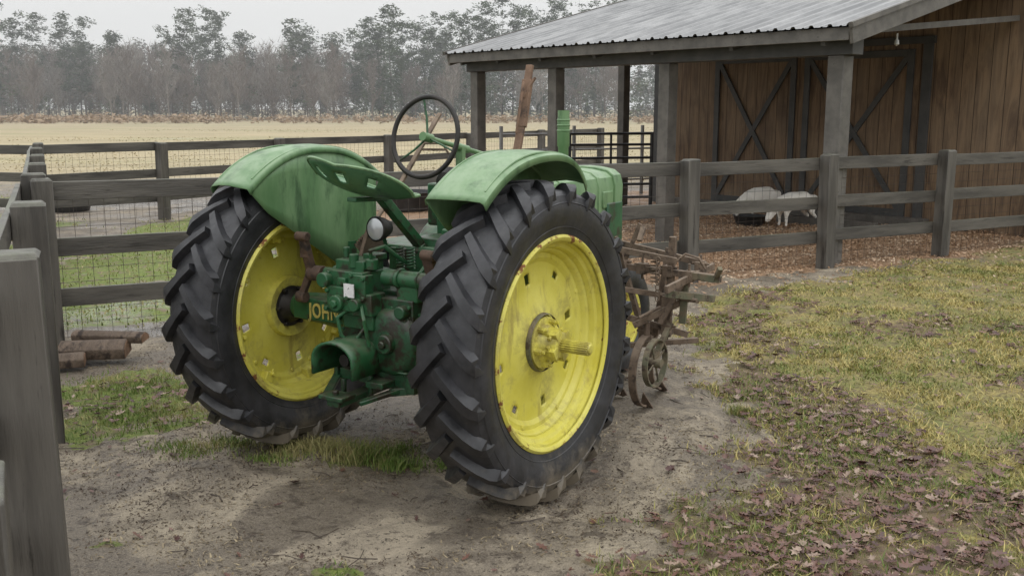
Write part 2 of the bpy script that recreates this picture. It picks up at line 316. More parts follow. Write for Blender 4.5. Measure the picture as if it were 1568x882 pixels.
# ------------------------------------------------------------------ fences
m_fence=pmat("fence_stain",(.042,.038,.033),(.112,.102,.088),9,.52,0,(.022,.019,.016),(.56,.68),16,90,.7,.005,(1,1,.10),dust=((.13,.14,.085),.5))
m_rail=pmat("fence_rail_stain",(.044,.040,.035),(.115,.105,.09),9,.52,0,(.022,.019,.016),(.56,.68),16,90,.7,.005,(.12,.12,1),dust=((.13,.14,.085),.6))
m_wire=pmat("galvanised_wire",(.12,.11,.10),(.08,.06,.05),20,.5,.6)
def fence(name,pts,side,H=1.19,rails=((1.03,1.16),(.63,.76),(.265,.395)),ps=.14,wire=False,ends=True,first=True):
    e=empty(name,(pts[0][0],pts[0][1],0)); O=Vector((pts[0][0],pts[0][1],0))
    mp=MB(); mrl=MB(); mw=MB()
    for i,p in enumerate(pts):
        if i==0 and not first: continue
        q=pts[min(i+1,len(pts)-1)]; q0=pts[max(i-1,0)]; an=math.atan2(q[1]-q0[1],q[0]-q0[0])
        M=Matrix.Rotation(an+random.uniform(-.05,.05),3,'Z')@Matrix.Rotation(random.uniform(-.012,.012),3,'X')@Matrix.Rotation(random.uniform(-.012,.012),3,'Y')
        h=H+random.uniform(-.015,.02)
        mp.box(Vector((p[0],p[1],h/2-.1))-O,(ps,ps,h+.2),M)
        mp.box(Vector((p[0],p[1],h+.006))-O,(ps*.985,ps*.985,.016),M,taper=.8)
    for i in range(len(pts)-1):
        a=Vector((*pts[i],0)); c_=Vector((*pts[i+1],0)); d=(c_-a).normalized(); nrm=Vector((-d.y,d.x,0))*side
        for (z0,z1) in rails:
            j=random.uniform(-.012,.012); k_=random.uniform(-.012,.012); o=nrm*(ps/2+.019)
            mrl.beam(a+o-O+Vector((0,0,(z0+z1)/2+j))+d*.002,c_+o-O+Vector((0,0,(z0+z1)/2-k_))-d*.002,.034,z1-z0)
        if wire:
            L=(c_-a).length; o=nrm*(ps/2+.04)
            k=int(L/.1)
            for q in range(k+1):
                p=a+d*(L*q/k)+o-O; mw.cyl(p+Vector((0,0,.03)),p+Vector((0,0,1.08)),.0019,n=3,caps=False)
            for q in range(11):
                z=.04+.1*q; mw.cyl(a+o-O+Vector((0,0,z)),c_+o-O+Vector((0,0,z)),.0019,n=3,caps=False)
    mp.obj("posts",m_fence,e,.005); mrl.obj("rails",m_rail,e,.004)
    if wire: mw.obj("wire_mesh",m_wire,e,smooth=0)
    return e
P0=(-3.26,6.9); D=(.878,.478)
xs=[-3.26,-1.54,.09,1.72,3.33,4.93,6.6,8.3,10.0,11.7,13.4]
near=[(x,6.9+(x+3.26)*D[1]/D[0]) for x in xs]
fence("board_fence",near,1,wire=True)
A_=(-1.53,3.02);B_=(-2.385,4.9)
fence("board_fence",[(-.70,1.12),A_,B_,(-3.33,6.95)],1,H=1.215,ps=.16)
fence("board_fence",[(-3.33,7.0),(-4.15,8.75),(-4.97,10.5),(-5.8,12.25),(-6.6,14.0)],1,wire=True,first=False)
fence("board_fence",[(-6.6,14.0),(-5.35,15.3),(-4.0,17.3),(-2.4,19.5),(-.9,21.7),(.7,23.9),(2.3,26.1)],1,wire=True,first=False,H=1.15)
fence("board_fence",[(-6.75,14.2),(-9.4,14.8),(-12,15.4),(-15,16.1),(-18,16.8)],-1,first=False,H=1.15)
m_blk=pmat("black_tube_paint",(.02,.02,.022),(.035,.035,.035),8,.4)
mb=MB(); g0=Vector((.95,16.6,0)); g1=Vector((2.35,16.9,0)); dg=(g1-g0)
for z in(.2,.42,.64,.86,1.08,1.26): mb.cyl(g0+Vector((0,0,z)),g1+Vector((0,0,z)),.022,n=8)
for t in(0,.5,1): mb.cyl(g0+dg*t+Vector((0,0,.0 if t!=.5 else .2)),g0+dg*t+Vector((0,0,1.28)),.03 if t!=.5 else .02,n=8)
mb.obj("tube_gate",m_blk)
mb=MB()
g0=Vector((-.2,18.6,0)); g1=Vector((4,20.5,0)); dg=g1-g0
for z in(.3,.6,.9,1.2): mb.cyl(g0+Vector((0,0,z)),g1+Vector((0,0,z)),.02,n=6)
for t in(0,.33,.66,1): mb.cyl(g0+dg*t,g0+dg*t+Vector((0,0,1.35)),.035,n=8)
mb.obj("pipe_fence",pmat("grey_tube",(.13,.13,.13),(.2,.2,.19),8,.5))
# ------------------------------------------------------------------ barn
barn=empty("barn",(3.48,10.8,0),math.atan2(.64,.768))
m_bp=pmat("barn_grey_stain",(.075,.07,.062),(.135,.125,.11),6,.55,0,(.045,.041,.037),(.58,.72),12,80,.5,.004)
m_dark=pmat("barn_dark_trim",(.05,.051,.05),(.078,.076,.072),4,.6,0)
m_w,nt,b=newmat("plywood_siding"); co=objco(nt,(1,1,.12)); oc=objco(nt)
c=mixc(nt,mr(nt,noise(nt,co,7,8,.7,1.6),.38,.62),(.235,.155,.09),(.11,.072,.046)); c=mixc(nt,mr(nt,noise(nt,oc,1.2,4),.35,.7,0,.45),c,(.27,.20,.13))
co2=objco(nt,(1,1,.05)); c=mixc(nt,mr(nt,noise(nt,co2,30,5,.7,.5),.5,.7,0,.5),c,(.08,.05,.03))
sp=N(nt,'ShaderNodeSeparateXYZ'); nt.links.new(oc,sp.inputs[0]); fr=ma(nt,'FRACT',ma(nt,'DIVIDE',ma(nt,'ADD',sp.outputs[1],sp.outputs[0]),.2)); gr=ma(nt,'LESS_THAN',fr,.05)
c=mixc(nt,gr,c,(.05,.03,.018)); nt.links.new(c,b.inputs['Base Color']); b.inputs['Roughness'].default_value=.75
nt.links.new(bump(nt,ma(nt,'SUBTRACT',1,gr),.6,.01),b.inputs['Normal'])
m_roof,nt,b=newmat("galvanised_roof"); oc=objco(nt,(.4,2,1))
c=mixc(nt,mr(nt,noise(nt,oc,2.2,6,.7),.35,.7),(.21,.212,.213),(.35,.35,.347)); nt.links.new(c,b.inputs['Base Color']); b.inputs['Metallic'].default_value=.5
nt.links.new(mr(nt,noise(nt,oc,3,4),.3,.7,.36,.58),b.inputs['Roughness'])
pit=.26; zr=lambda d: 2.5+pit*(d+.38)
RD=6.2; SE=6.50
mb=MB()
for(i,(d,s)) in enumerate([(0,0),(0,2.4),(0,4.47),(0,6.25)]): mb.box((d,s,1.1),(.17,.17,2.24) if i else (.19,.19,2.24))
mb.box((3.16,6.2,1.5),(.15,.15,3.0))
for s in(-.0,6.25): 
    for d in (8.4,12.4): mb.box((d,s,1.1),(.17,.17,2.24))
mb.box((12.4,3.1,1.1),(.17,.17,2.24)); 
mb.obj("porch_posts",m_bp,barn,.008)
mb=MB(); mb.box((-.005,3.1,2.335),(.21,6.6,.225)); mb.box((12.4,3.1,2.335),(.2,6.6,.225))
mb.obj("eave_beams",m_dark,barn,.006)
mb=MB(); Lf=SE+.34; cf=(SE-.34)/2
mb.box((-.36,cf,zr(-.36)-.09),(.035,Lf-.05,.13)); mb.box((2*RD+.36,cf,zr(-.36)-.09),(.035,Lf-.05,.13))
for s in(-.34,SE):
    mb.beam((-.38,s,zr(-.38)-.10),(RD,s,zr(RD)-.10),.04,.18); mb.beam((2*RD+.38,s,zr(-.38)-.10),(RD,s,zr(RD)-.10),.04,.18)
mb.obj("fascia_boards",m_bp,barn,.004)
mb=MB()
for s in(.02,1.2,2.4,3.4,4.47,5.4,6.25):
    mb.beam((-.33,s,zr(-.33)-.13),(RD,s,zr(RD)-.13),.05,.15); mb.beam((2*RD+.33,s,zr(-.33)-.13),(RD,s,zr(RD)-.13),.05,.15)
mb.obj("rafters",m_dark,barn)
mb=MB()
for a_,b_ in((-.37,RD),(2*RD+.37,RD)):
    za,zb=zr(-.37),zr(RD); mb.add([(a_,-.33,za-.035),(b_,-.33,zb-.035),(b_,SE-.01,zb-.035),(a_,SE-.01,za-.035)],[(0,1,2,3)])
mb.obj("roof_deck",pmat("dark_roof_deck",(.045,.036,.03),(.07,.055,.045),3,.8),barn)
prof=[];s=-.38
while s<SE-.05:
    prof+= [(s,0),(s+.02,.026),(s+.05,.026),(s+.07,0),(s+.115,.0),(s+.12,.008),(s+.14,.008),(s+.145,0)]; s+=.22
mb=MB(); n=len(prof)
for (a_,b_) in((-.43,RD+.02),(2*RD+.43,RD-.02)):
    za=zr(-.43); zb=zr(RD)
    vs=[(a_,p,za+z) for p,z in prof]+[(b_,p,zb+z) for p,z in prof]; mb.add(vs,[(i,i+1,n+i+1,n+i) for i in range(n-1)])
mb.obj("metal_roof",m_roof,barn,smooth=0)
mb=MB(); mb.prism([(RD-.25,zr(RD)-.03),(RD,zr(RD)+.045),(RD+.25,zr(RD)-.03),(RD,zr(RD)+.03)],'y',-.4,SE+.04); 
for s in(-.37,SE+.03): mb.beam((-.44,s,zr(-.44)+.01),(RD,s,zr(RD)+.01),.05,.05)
mb.obj("roof_trim",m_bp,barn)
mb=MB(); WD=4.1; 
mb.prism([(-.5,0),(6.3,0),(6.3,zr(WD)-.05),(-.5,zr(WD)-.05)],'x',WD,WD+.05)
mb.prism([(-.5,0),(6.3,0),(6.3,zr(WD)-.05),(-.5,zr(WD)-.05)],'x',2*RD-WD-.05,2*RD-WD)
for s in(-.5,6.25):
    mb.prism([(WD+.06,0),(2*RD-WD-.06,0),(2*RD-WD-.06,zr(WD)-.05),(RD,zr(RD)-.06),(WD+.06,zr(WD)-.05)],'y',s,s+.05)
mb.obj("plywood_walls",m_w,barn)
mb=MB(); x=WD-.02
def fr(s0,s1,z0,z1,w=.1):
    mb.box((x,s0+w/2,(z0+z1)/2),(.035,w,z1-z0)); mb.box((x,s1-w/2,(z0+z1)/2),(.035,w,z1-z0))
    for z in(z0+w/2,z1-w/2): mb.box((x,(s0+s1)/2,z),(.035,s1-s0-2*w-.002,w))
    for q in(0,1):
        a_=(s0+w,z0+w);b_=(s1-w,z1-w)
        if q: a_=(s1-w,z0+w);b_=(s0+w,z1-w)
        mb.beam((x+.004*q-.004,a_[0],a_[1]),(x+.004*q-.004,b_[0],b_[1]),.08,.03,up=(1,0,0))
fr(3.35,4.95,.12,2.5); fr(1.4,3.2,.12,2.5)
mb.box((x,-.45,1.7),(.04,.12,3.4)); mb.box((x,6.25,1.7),(.04,.12,3.4)); mb.box((x,1.2,1.3),(.04,.14,2.6)); mb.box((x-.005,3.2,2.62),(.05,4.2,.1))
mb.obj("sliding_doors",m_dark,barn,.003)
mb=MB(); mb.beam((.1,.0,2.47),(4.05,0,2.83),.06,.07); mb.obj("tie_beam",m_bp,barn)
mb=MB(); mb.cyl((1.1,.0,2.5),(1.1,0,2.44),.012,n=8); mb.revolve([(0,.010),(-.02,.024),(-.06,.028),(-.08,.0)],(1.1,0,2.44),'z',16); mb.obj("porch_bulb",pmat("frosted_glass",(.4,.4,.38),(.5,.5,.48),4,.3),barn)
mb=MB(); mb.box((WD-.12,3.5,.06),(.16,5.0,.12)); mb.box((3.0,2.0,.06),(.1,1.6,.12)); mb.obj("base_sill",m_bp,barn,.004)
# ------------------------------------------------------------------ tub + sheep
m_rub=pmat("black_rubber",(.015,.015,.016),(.03,.03,.03),8,.5)
def tub(name,x,y,r,h):
    mb=MB(); mb.revolve([(0,0),(0,r*.8),(h,r),(h+.01,r+.015),(h+.01,r-.01),(.03,r*.76),(.03,0)],(0,0,0),'z',32); mb.obj(name,m_rub,loc=(x,y,0))
tub("feed_tub",3.50,14.6,.24,.12); tub("feed_tub",-1.75,16.7,.45,.3); tub("feed_tub",-7.4,16.6,.4,.25)
m_wool=pmat("sheep_wool",(.80,.76,.68),(.88,.85,.79),4,.9,0,(.70,.64,.54),(.62,.8),6,60,.5,.008,spec=.1)
def sheep(x,y,rz,sc):
    bz=.48
    V=[(0,0,bz),(.22,0,bz+.02),(.40,0,bz+.01),(-.18,0,bz+.02),(-.36,0,bz),(-.43,0,bz-.10)]
    R=[.20,.19,.13,.20,.15,.03]; E=[(0,1),(1,2),(0,3),(3,4),(4,5)]
    V+=[(.52,0,bz-.06),(.62,0,bz-.18),(.70,0,bz-.29),(.74,0,bz-.37)]; R+=[.10,.082,.062,.038]; E+=[(2,6),(6,7),(7,8),(8,9)]
    V+=[(.61,.09,bz-.13),(.60,.155,bz-.16),(.61,-.09,bz-.13),(.60,-.155,bz-.16)]; R+=[.022,.012]*2; E+=[(7,10),(10,11),(7,12),(12,13)]
    for sy in(1,-1):
        i=len(V); V+=[(.34,sy*.10,bz-.17),(.35,sy*.10,.19),(.34,sy*.10,.08),(.355,sy*.10,.02)]; R+=[.065,.033,.024,.03]; E+=[(1,i),(i,i+1),(i+1,i+2),(i+2,i+3)]
        i=len(V); V+=[(-.30,sy*.11,bz-.15),(-.25,sy*.11,.27),(-.37,sy*.11,.18),(-.35,sy*.11,.08),(-.335,sy*.11,.02)]; R+=[.09,.055,.03,.024,.03]; E+=[(3,i),(i,i+1),(i+1,i+2),(i+2,i+3),(i+3,i+4)]
    me=bpy.data.meshes.new("sheep"); me.from_pydata(V,E,[]); o=bpy.data.objects.new("sheep",me); col.objects.link(o)
    q=o.modifiers.new('skin','SKIN'); q.use_smooth_shade=True
    for k,sv in enumerate(me.skin_vertices[0].data): sv.radius=(R[k],R[k]*(.92 if k<5 else 1)); sv.use_root=(k==0)
    q=o.modifiers.new('sub','SUBSURF'); q.levels=q.render_levels=3; q=o.modifiers.new('s','SMOOTH'); q.iterations=2
    tx=bpy.data.textures.new("wool",'CLOUDS'); tx.noise_scale=.09; q=o.modifiers.new('d','DISPLACE'); q.texture=tx; q.strength=.018; q.mid_level=.5
    me.materials.append(m_wool); o.location=(x,y,0); o.rotation_euler[2]=rz; o.scale=(sc,)*3
    return o
sheep(4.12,14.35,math.radians(205),.74); sheep(3.78,15.05,math.radians(212),.76)
# ------------------------------------------------------------------ firewood
m_bark=pmat("log_bark",(.07,.05,.036),(.15,.11,.08),12,.85,0,(.03,.02,.015),(.5,.65),14,60,.9,.01,(1,.2,1))
m_end=pmat("split_wood",(.22,.13,.08),(.12,.07,.04),9,.8,0,None,(0,1),9,90,.5,.006,(.2,1,1))
def log(x,y,z,rz,L,r,name="firewood_log"):
    e=empty(name,(x,y,z),rz); mb=MB(); n=12
    pts=[(r*(1+.12*math.sin(3*t*.52+1)) *math.cos(t*2*math.pi/n),r*.9*math.sin(t*2*math.pi/n)) for t in range(8)]
    mb.prism([(p[0],max(p[1],-.02)) for p in pts],'x',-L/2,L/2); mb.obj("bark",m_bark,e,.005)
    mb=MB(); mb.prism([(p[0]*.9,max(p[1]*.9,-.015)) for p in pts],'x',-L/2-.004,L/2+.004); mb.obj("split_face",m_end,e)
log(-2.80,6.5,.05,.15,.42,.11); log(-2.74,6.62,.13,-.12,.5,.06); log(-3.0,6.3,.03,.3,.4,.08)
# ------------------------------------------------------------------ tractor
T=empty("farm_tractor",(-.605,4.592,0),math.radians(-33))
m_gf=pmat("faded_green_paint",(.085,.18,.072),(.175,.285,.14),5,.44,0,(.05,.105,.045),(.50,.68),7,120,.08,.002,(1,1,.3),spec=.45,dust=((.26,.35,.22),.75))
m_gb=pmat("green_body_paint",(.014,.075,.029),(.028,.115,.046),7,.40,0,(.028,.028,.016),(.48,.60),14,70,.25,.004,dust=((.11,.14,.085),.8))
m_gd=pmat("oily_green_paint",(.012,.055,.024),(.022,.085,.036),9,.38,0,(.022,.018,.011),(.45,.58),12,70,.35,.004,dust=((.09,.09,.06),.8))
m_rust=pmat("rusty_iron",(.12,.085,.06),(.21,.155,.11),14,.8,.15,(.055,.040,.030),(.5,.65),22,80,.6,.004,dust=((.25,.20,.15),.6))
m_rustg=pmat("rusty_green_iron",(.11,.12,.075),(.18,.14,.09),12,.8,.1,(.06,.042,.03),(.5,.62),20,80,.5,.004,dust=((.24,.2,.14),.6))
m,nt,b=newmat("yellow_wheel_paint"); co=objco(nt)
c=mixc(nt,mr(nt,noise(nt,co,4,6,.6),.3,.7),(.57,.51,.06),(.68,.63,.14)); c=mixc(nt,mr(nt,noise(nt,co,6,8,.78),.49,.67,0,.75),c,(.37,.32,.09))
mpp=N(nt,'ShaderNodeMapping'); mpp.inputs['Scale'].default_value=(1,1,.2); nt.links.new(co,mpp.inputs[0])
c=mixc(nt,mr(nt,noise(nt,mpp.outputs[0],18,5,.6),.55,.71,0,.55),c,(.28,.21,.06))
sp=N(nt,'ShaderNodeSeparateXYZ'); nt.links.new(co,sp.inputs[0]); rr=ma(nt,'SQRT',ma(nt,'ADD',ma(nt,'POWER',sp.outputs[1],2),ma(nt,'POWER',sp.outputs[2],2)))
hubg=ma(nt,'MULTIPLY',mr(nt,rr,.20,.10),mr(nt,noise(nt,co,22,6,.7),.38,.62)); c=mixc(nt,ma(nt,'MULTIPLY',hubg,.6),c,(.22,.17,.05))
ed=mr(nt,rr,.42,.465); rf=mr(nt,ma(nt,'ADD',noise(nt,co,15,6,.7),ma(nt,'MULTIPLY',ed,.14)),.68,.74); c=mixc(nt,rf,c,(.19,.075,.025))
nt.links.new(c,b.inputs['Base Color']); nt.links.new(mr(nt,rf,0,1,.40,.85),b.inputs['Roughness']); nt.links.new(bump(nt,noise(nt,co,50,5),.12,.003),b.inputs['Normal']); m_ylw=m
m_let=pmat("lettering_paint",(.50,.40,.10),(.36,.30,.08),20,.5,0,(.05,.10,.04),(.55,.65),30)
m_tyre,nt,b=newmat("tractor_tyre_rubber"); co=objco(nt)
c=mixc(nt,mr(nt,noise(nt,co,9,6,.65),.35,.7),(.015,.0153,.0168),(.035,.035,.039))
sp=N(nt,'ShaderNodeSeparateXYZ'); nt.links.new(co,sp.inputs[0])
mud=mr(nt,ma(nt,'ADD',sp.outputs[2],ma(nt,'MULTIPLY',noise(nt,co,11,6,.7),.5)),-.22,-.40,0,.85)
c=mixc(nt,mud,c,(.15,.125,.09)); c=mixc(nt,mr(nt,noise(nt,co,26,5,.8),.60,.74,0,.4),c,(.11,.10,.085))
nt.links.new(c,b.inputs['Base Color']); nt.links.new(mr(nt,noise(nt,co,14,5,.6),.3,.7,.34,.60),b.inputs['Roughness']); nt.links.new(bump(nt,noise(nt,co,40,6,.6),.25,.004),b.inputs['Normal'])
m_dk=pmat("dark_grease_iron",(.018,.017,.016),(.035,.03,.026),10,.5,.3)
m_glass,nt,b=newmat("lamp_glass"); b.inputs['Base Color'].default_value=(.5,.52,.53,1); b.inputs['Metallic'].default_value=.5; b.inputs['Roughness'].default_value=.25
m_wh=pmat("white_plate",(.6,.6,.6),(.75,.75,.74),30,.5,0,(.2,.2,.2),(.55,.6),60)
def rear_wheel(xc,yc,side):
    C=(0,0,0); e=empty("rear_wheel_right" if side>0 else "rear_wheel_left",(xc,yc,.685)); e.parent=T
    mb=MB(); pr=[(.10,.452),(.116,.458),(.122,.474),(.130,.50),(.143,.54),(.148,.575),(.145,.605),(.136,.632),(.115,.648),(.06,.655),(0,.657)]
    pr=pr+[(-a,r) for a,r in pr[::-1][1:]]
    mb.revolve(pr,C,'x',128)
    for rr_,w in((.50,.1305),(.602,.1465)): mb.revolve([(w-.004,rr_-.006),(w+.002,rr_),(w-.004,rr_+.006)],C,'x',128)
    NL=23
    for s in(-1,1):
        for i in range(NL):
            ph=2*math.pi*(i+(.5 if s>0 else 0))/NL+random.uniform(-.006,.006); wr=random.uniform(-.005,.001)
            path=[(-.012,.692,.645,-.012,.014,.028),(.035,.694,.645,.035,.017,.028),(.08,.692,.642,.080,.019,.031),(.120,.686,.632,.118,.022,.034),(.142,.673,.622,.138,.023,.035),(.154,.648,.61,.150,.020,.032),(.1555,.615,.60,.158,.012,.020),(.150,.588,.585,.163,.004,.008)]
            vs=[];fs=[]
            for k,(x,rt,rb,off,ht,hb) in enumerate(path):
                for (r,h,sg) in((rb,hb,-1),(rt+wr*(k<5),ht,-1),(rt+wr*(k<5),ht,1),(rb,hb,1)):
                    if k<5: ax=x-sg*h*.55; an=ph+(off+sg*h*.85)/.67
                    else: ax=x; an=ph+(off+sg*h)/.64
                    if k>=5 and r==rb: ax=x-.02
                    elif k<5: ax=min(ax,.150)
                    vs.append((s*ax,r*math.cos(an),r*math.sin(an)))
            for k in range(len(path)-1):
                for j in range(3): fs.append((k*4+j,k*4+j+1,(k+1)*4+j+1,(k+1)*4+j))
            fs+=[(0,1,2,3),tuple((len(path)-1)*4+j for j in(3,2,1,0))]
            mb.add(vs,fs)
    mb.obj("tyre",m_tyre,e,smooth=32)
    mb=MB(); rim=[(.116,.455),(.124,.462),(.128,.472),(.122,.480),(.112,.478),(.108,.466),(.104,.452),(.085,.448),(.078,.432),(.06,.425),(.0,.420),(-.04,.420),(-.06,.425),(-.078,.432),(-.085,.448),(-.104,.452),(-.108,.466),(-.112,.478),(-.122,.480),(-.128,.472),(-.124,.462),(-.116,.455)]
    rim=[(x,r-.016) for x,r in rim]
    mb.revolve(rim,C,'x',128)
    mb.obj("rim",m_ylw,e,solid=.005,smooth=40)
    dx=.012 if side>0 else -.03
    rad=[.075,.10,.13,.165,.19,.215,.245,.262,.278,.294,.31,.325,.345,.365,.385,.395,.405]
    def xo(r): 
        if r>.385: return dx+.02+(r-.385)*1.2
        if r>.36: return dx+.012
        return dx+.045*max(0,(.24-r)/.17)**1.2*(1 if side>0 else .6)
    pr=[(xo(r),r) for r in rad]
    NS=144
    def skip(i,k):
        r=(rad[k]+rad[k+1])/2
        for j in range(8):
            c_=j*18+5
            if j%2==0 and abs(i-c_)<=1.5 and .262<r<.312: return True
            if j%2==1 and abs(i-c_)<=1.1 and .29<r<.326: return True
        return False
    mb.revolve(pr,C,'x',NS,skip); mb.obj("wheel_disc",m_ylw,e,solid=.008,smooth=30)
    mb=MB()
    for j in range(8):
        a=2*math.pi*(j+.35)/8; R=Matrix.Rotation(a,3,'X')
        mb.box(R@Vector((dx+.035,.378,0)),(.045,.05,.055),R); mb.cyl(R@Vector((dx+.03,.358,0)),R@Vector((dx+.075,.358,0)),.012,n=6)
    for j in range(16):
        a=2*math.pi*(j+.1)/16; R=Matrix.Rotation(a,3,'X'); mb.cyl(R@Vector((dx-.002,.340,0)),R@Vector((dx+.014,.340,0)),.011,n=12)
    if side<0: mb.obj("rim_clamps",m_ylw,e,.004)
    else:
        mb=MB()
        for j in range(8):
            a=2*math.pi*(j+.6)/8; R=Matrix.Rotation(a,3,'X'); mb.cyl(R@Vector((dx,.373,0)),R@Vector((dx+.02,.373,0)),.012,n=10)
        mb.obj("rivets",m_ylw,e,.002)
    mb=MB(); mh=MB()
    if side>0:
        h=dx+.045
        mb.revolve([(h-.03,.115),(h+.012,.112),(h+.016,.085),(h+.03,.08),(h+.05,.062),(h+.09,.055),(h+.095,.04),(h+.095,.0)],C,'x',48)
        for j in range(6):
            a=2*math.pi*(j+.2)/6; R=Matrix.Rotation(a,3,'X')
            mb.cyl(R@Vector((h+.01,.092,0)),R@Vector((h+.045,.092,0)),.014,n=6); mb.cyl(R@Vector((h+.04,.092,0)),R@Vector((h+.06,.092,0)),.008,n=8)
        for a in(.5,2.1,3.67,5.2):
            R=Matrix.Rotation(a,3,'X'); mb.box(R@Vector((h+.065,.055,0)),(.06,.035,.045),R); mb.cyl(R@Vector((h+.065,.06,-.04)),R@Vector((h+.065,.06,.04)),.009,n=6)
        n=36; pts=[]
        for i in range(n*2):
            r=.029 if i%4<2 else .024; t=math.pi*i/n; pts.append((r*math.cos(t),r*math.sin(t)))
        mb.prism(pts,'x',h+.09,h+.225); mb.cyl((h+.225,0,0),(h+.232,0,0),.022,.018,n=20)
        mb.obj("hub",m_ylw,e,.003)
        mh.revolve([(h+.0105,.122),(h+.0015,.127),(h-.01,.128)],C,'x',48); mh.obj("hub_grease",m_rustg,e)
    else:
        mh.revolve([(dx+.0,.12),(dx+.03,.115),(dx+.035,.085),(dx+.06,.07),(dx+.085,.06),(dx+.09,0)],C,'x',48)
        for j in range(6):
            a=2*math.pi*j/6; R=Matrix.Rotation(a,3,'X'); mh.cyl(R@Vector((dx+.02,.098,0)),R@Vector((dx+.055,.098,0)),.012,n=6)
        mh.obj("hub",m_dk,e,.003)
        mb.revolve([(dx+.028,.09),(dx+.045,.15),(dx+.012,.16)],C,'x',48); mb.obj("hub_ring",m_ylw,e)
    return e
e=rear_wheel(.80,.039,1); e=rear_wheel(-.64,.032,-1)
def ztop(y): 
    q=(y-.11)/.45; return 1.485-.15*abs(q)**2.3
def fender(side,name,xi,xw):
    e=empty(name); e.parent=T
    mb=MB(); ny=40; ys=[-.37+.94*i/ny for i in range(ny+1)]
    cs_=[(-.015,-.028),(0.,-.006),(.03,.0),(.22,.006),(.48,.010),(.72,.006),(.94,-.002),(.99,-.010),(1.,-.035)]
    m=len(cs_); vs=[];fs=[]
    for y in ys:
        sl=(ztop(y+.01)-ztop(y-.01))/.02; nl_=math.hypot(1,sl); f=max(0,(y-.25)/.32)
        for t,dz in cs_:
            xx=xi+t*xw*(1-.2*f*f); dn=.004*math.sin(y*9+side*2)*math.sin(xx*21)
            vs.append((side*xx,y-dz*sl/nl_*.8,ztop(y)+dz+dn))
    for i in range(ny):
        for k in range(m-1): fs.append((i*m+k,i*m+k+1,(i+1)*m+k+1,(i+1)*m+k))
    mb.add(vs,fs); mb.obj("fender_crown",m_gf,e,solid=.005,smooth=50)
    mb=MB()
    for t in(.08,.92): mb.tube([(side*(xi+t*xw*(1-.2*max(0,(y-.25)/.32)**2)),y,ztop(y)+.003) for y in ys[2:-3]],.005,6)
    mb.obj("fender_rib",m_gf,e)
    mb=MB(); zb=lambda y: float(np.interp(y,[-.36,-.25,-.02,.2,.42,.56],[1.30,1.19,1.04,.90,.80,.80]))
    ys2=[-.36+.88*i/30 for i in range(31)]; vs=[];fs=[]
    for y in ys2:
        zt=ztop(y)-.012; z0=min(zb(y),zt-.01)
        for k in range(6): vs.append((side*(xi+.002+.003*math.sin(y*11+k)),y,zt+(z0-zt)*k/5))
    for i in range(30):
        for k in range(5): fs.append((i*6+k,i*6+k+1,(i+1)*6+k+1,(i+1)*6+k))
    mb.add(vs,fs); mb.obj("fender_skirt",m_gf,e,solid=.004,smooth=60)
    mb=MB(); mb.beam((side*(xi-.02),.3,.75),(side*(xi-.02),.3,1.0),.012,.05,up=(0,1,0)); mb.obj("fender_bracket",m_gb,e)
fender(1,"fender_right",.545,.285); fender(-1,"fender_left",.475,.255)
# seat
mb=MB(); nr,na=16,64; vs=[];fs=[]
def seatp(r,a):
    ca,sa=math.cos(a),math.sin(a); wx=.285*(1+.06*(sa<0)*abs(sa)); ly=.20 if sa<0 else .17
    x=wx*r*ca; y=ly*r*sa
    z=(.105*max(0,-sa)**.8*r**2.6 + .03*max(0,sa)*r**2+ .045*abs(ca)*r**2.5) - .05*y/.2*.6
    return (x,y,z)
for i in range(nr+1):
    for j in range(na): vs.append(seatp(max(i/nr,.02),2*math.pi*j/na))
for i in range(nr):
    for j in range(na):
        r=(i+.5)/nr
        if .70<r<.88 and j in (40,41,47,48,54,55): continue
        fs.append((i*na+j,i*na+(j+1)%na,(i+1)*na+(j+1)%na,(i+1)*na+j))
mb.add(vs,fs)
SR=(math.radians(-2),math.radians(8),0)
m_seat=pmat("seat_green_paint",(.03,.11,.045),(.07,.17,.08),5,.38,0,(.02,.05,.03),(.56,.72),9,100,.1,.002,dust=((.18,.28,.17),.7))
so=mb.obj("seat_pan",m_seat,T,solid=.005,smooth=60,loc=(0.025,-.15,1.292)); so.rotation_euler=SR
mb=MB(); mb.tube([Vector(seatp(1,2*math.pi*j/na)) for j in range(na+1)],.007,6); so=mb.obj("seat_rim",m_gf,T,loc=(0.025,-.15,1.292)); so.rotation_euler=SR
mb=MB(); mb.beam((0,-.2,1.272),(0,.02,1.262),.055,.02); mb.beam((0,.0,1.272),(0,.30,1.0),.045,.045); mb.beam((-.0,.28,1.02),(0,.34,.85),.06,.05); mb.obj("seat_support",m_gb,T,.004)
# steering
mb=MB(); c0=Vector((0,.3375,1.535)); ax=Vector((0,.98,-.20)).normalized(); u_=Vector((1,0,0)); v_=ax.cross(u_)
ring=[c0+(u_*math.cos(t)+v_*math.sin(t))*.195 for t in [2*math.pi*i/64 for i in range(65)]]
mb.tube(ring,.0125,10); mb.obj("steering_wheel_rim",m_dk,T)
mb=MB()
for k in range(3):
    t=.35+k*math.pi*2/3; p=c0+(u_*math.cos(t)+v_*math.sin(t))*.19; mb.tube([c0+ax*.02,(c0+p)/2+ax*.02,p],.0055,6)
mb.obj("steering_spokes",m_gb,T)
mb=MB(); mb.cyl(c0-ax*.02,c0+ax*.05,.022); mb.cyl(c0,c0+ax*1.3,.0125); mb.cyl(c0+ax*.25,c0+ax*.36,.020); mb.beam(c0+ax*.3,(0,.62,1.2),.04,.03); mb.beam(c0+ax*.8,(0,1.12,1.2),.04,.03); mb.obj("steering_shaft",m_gf,T)
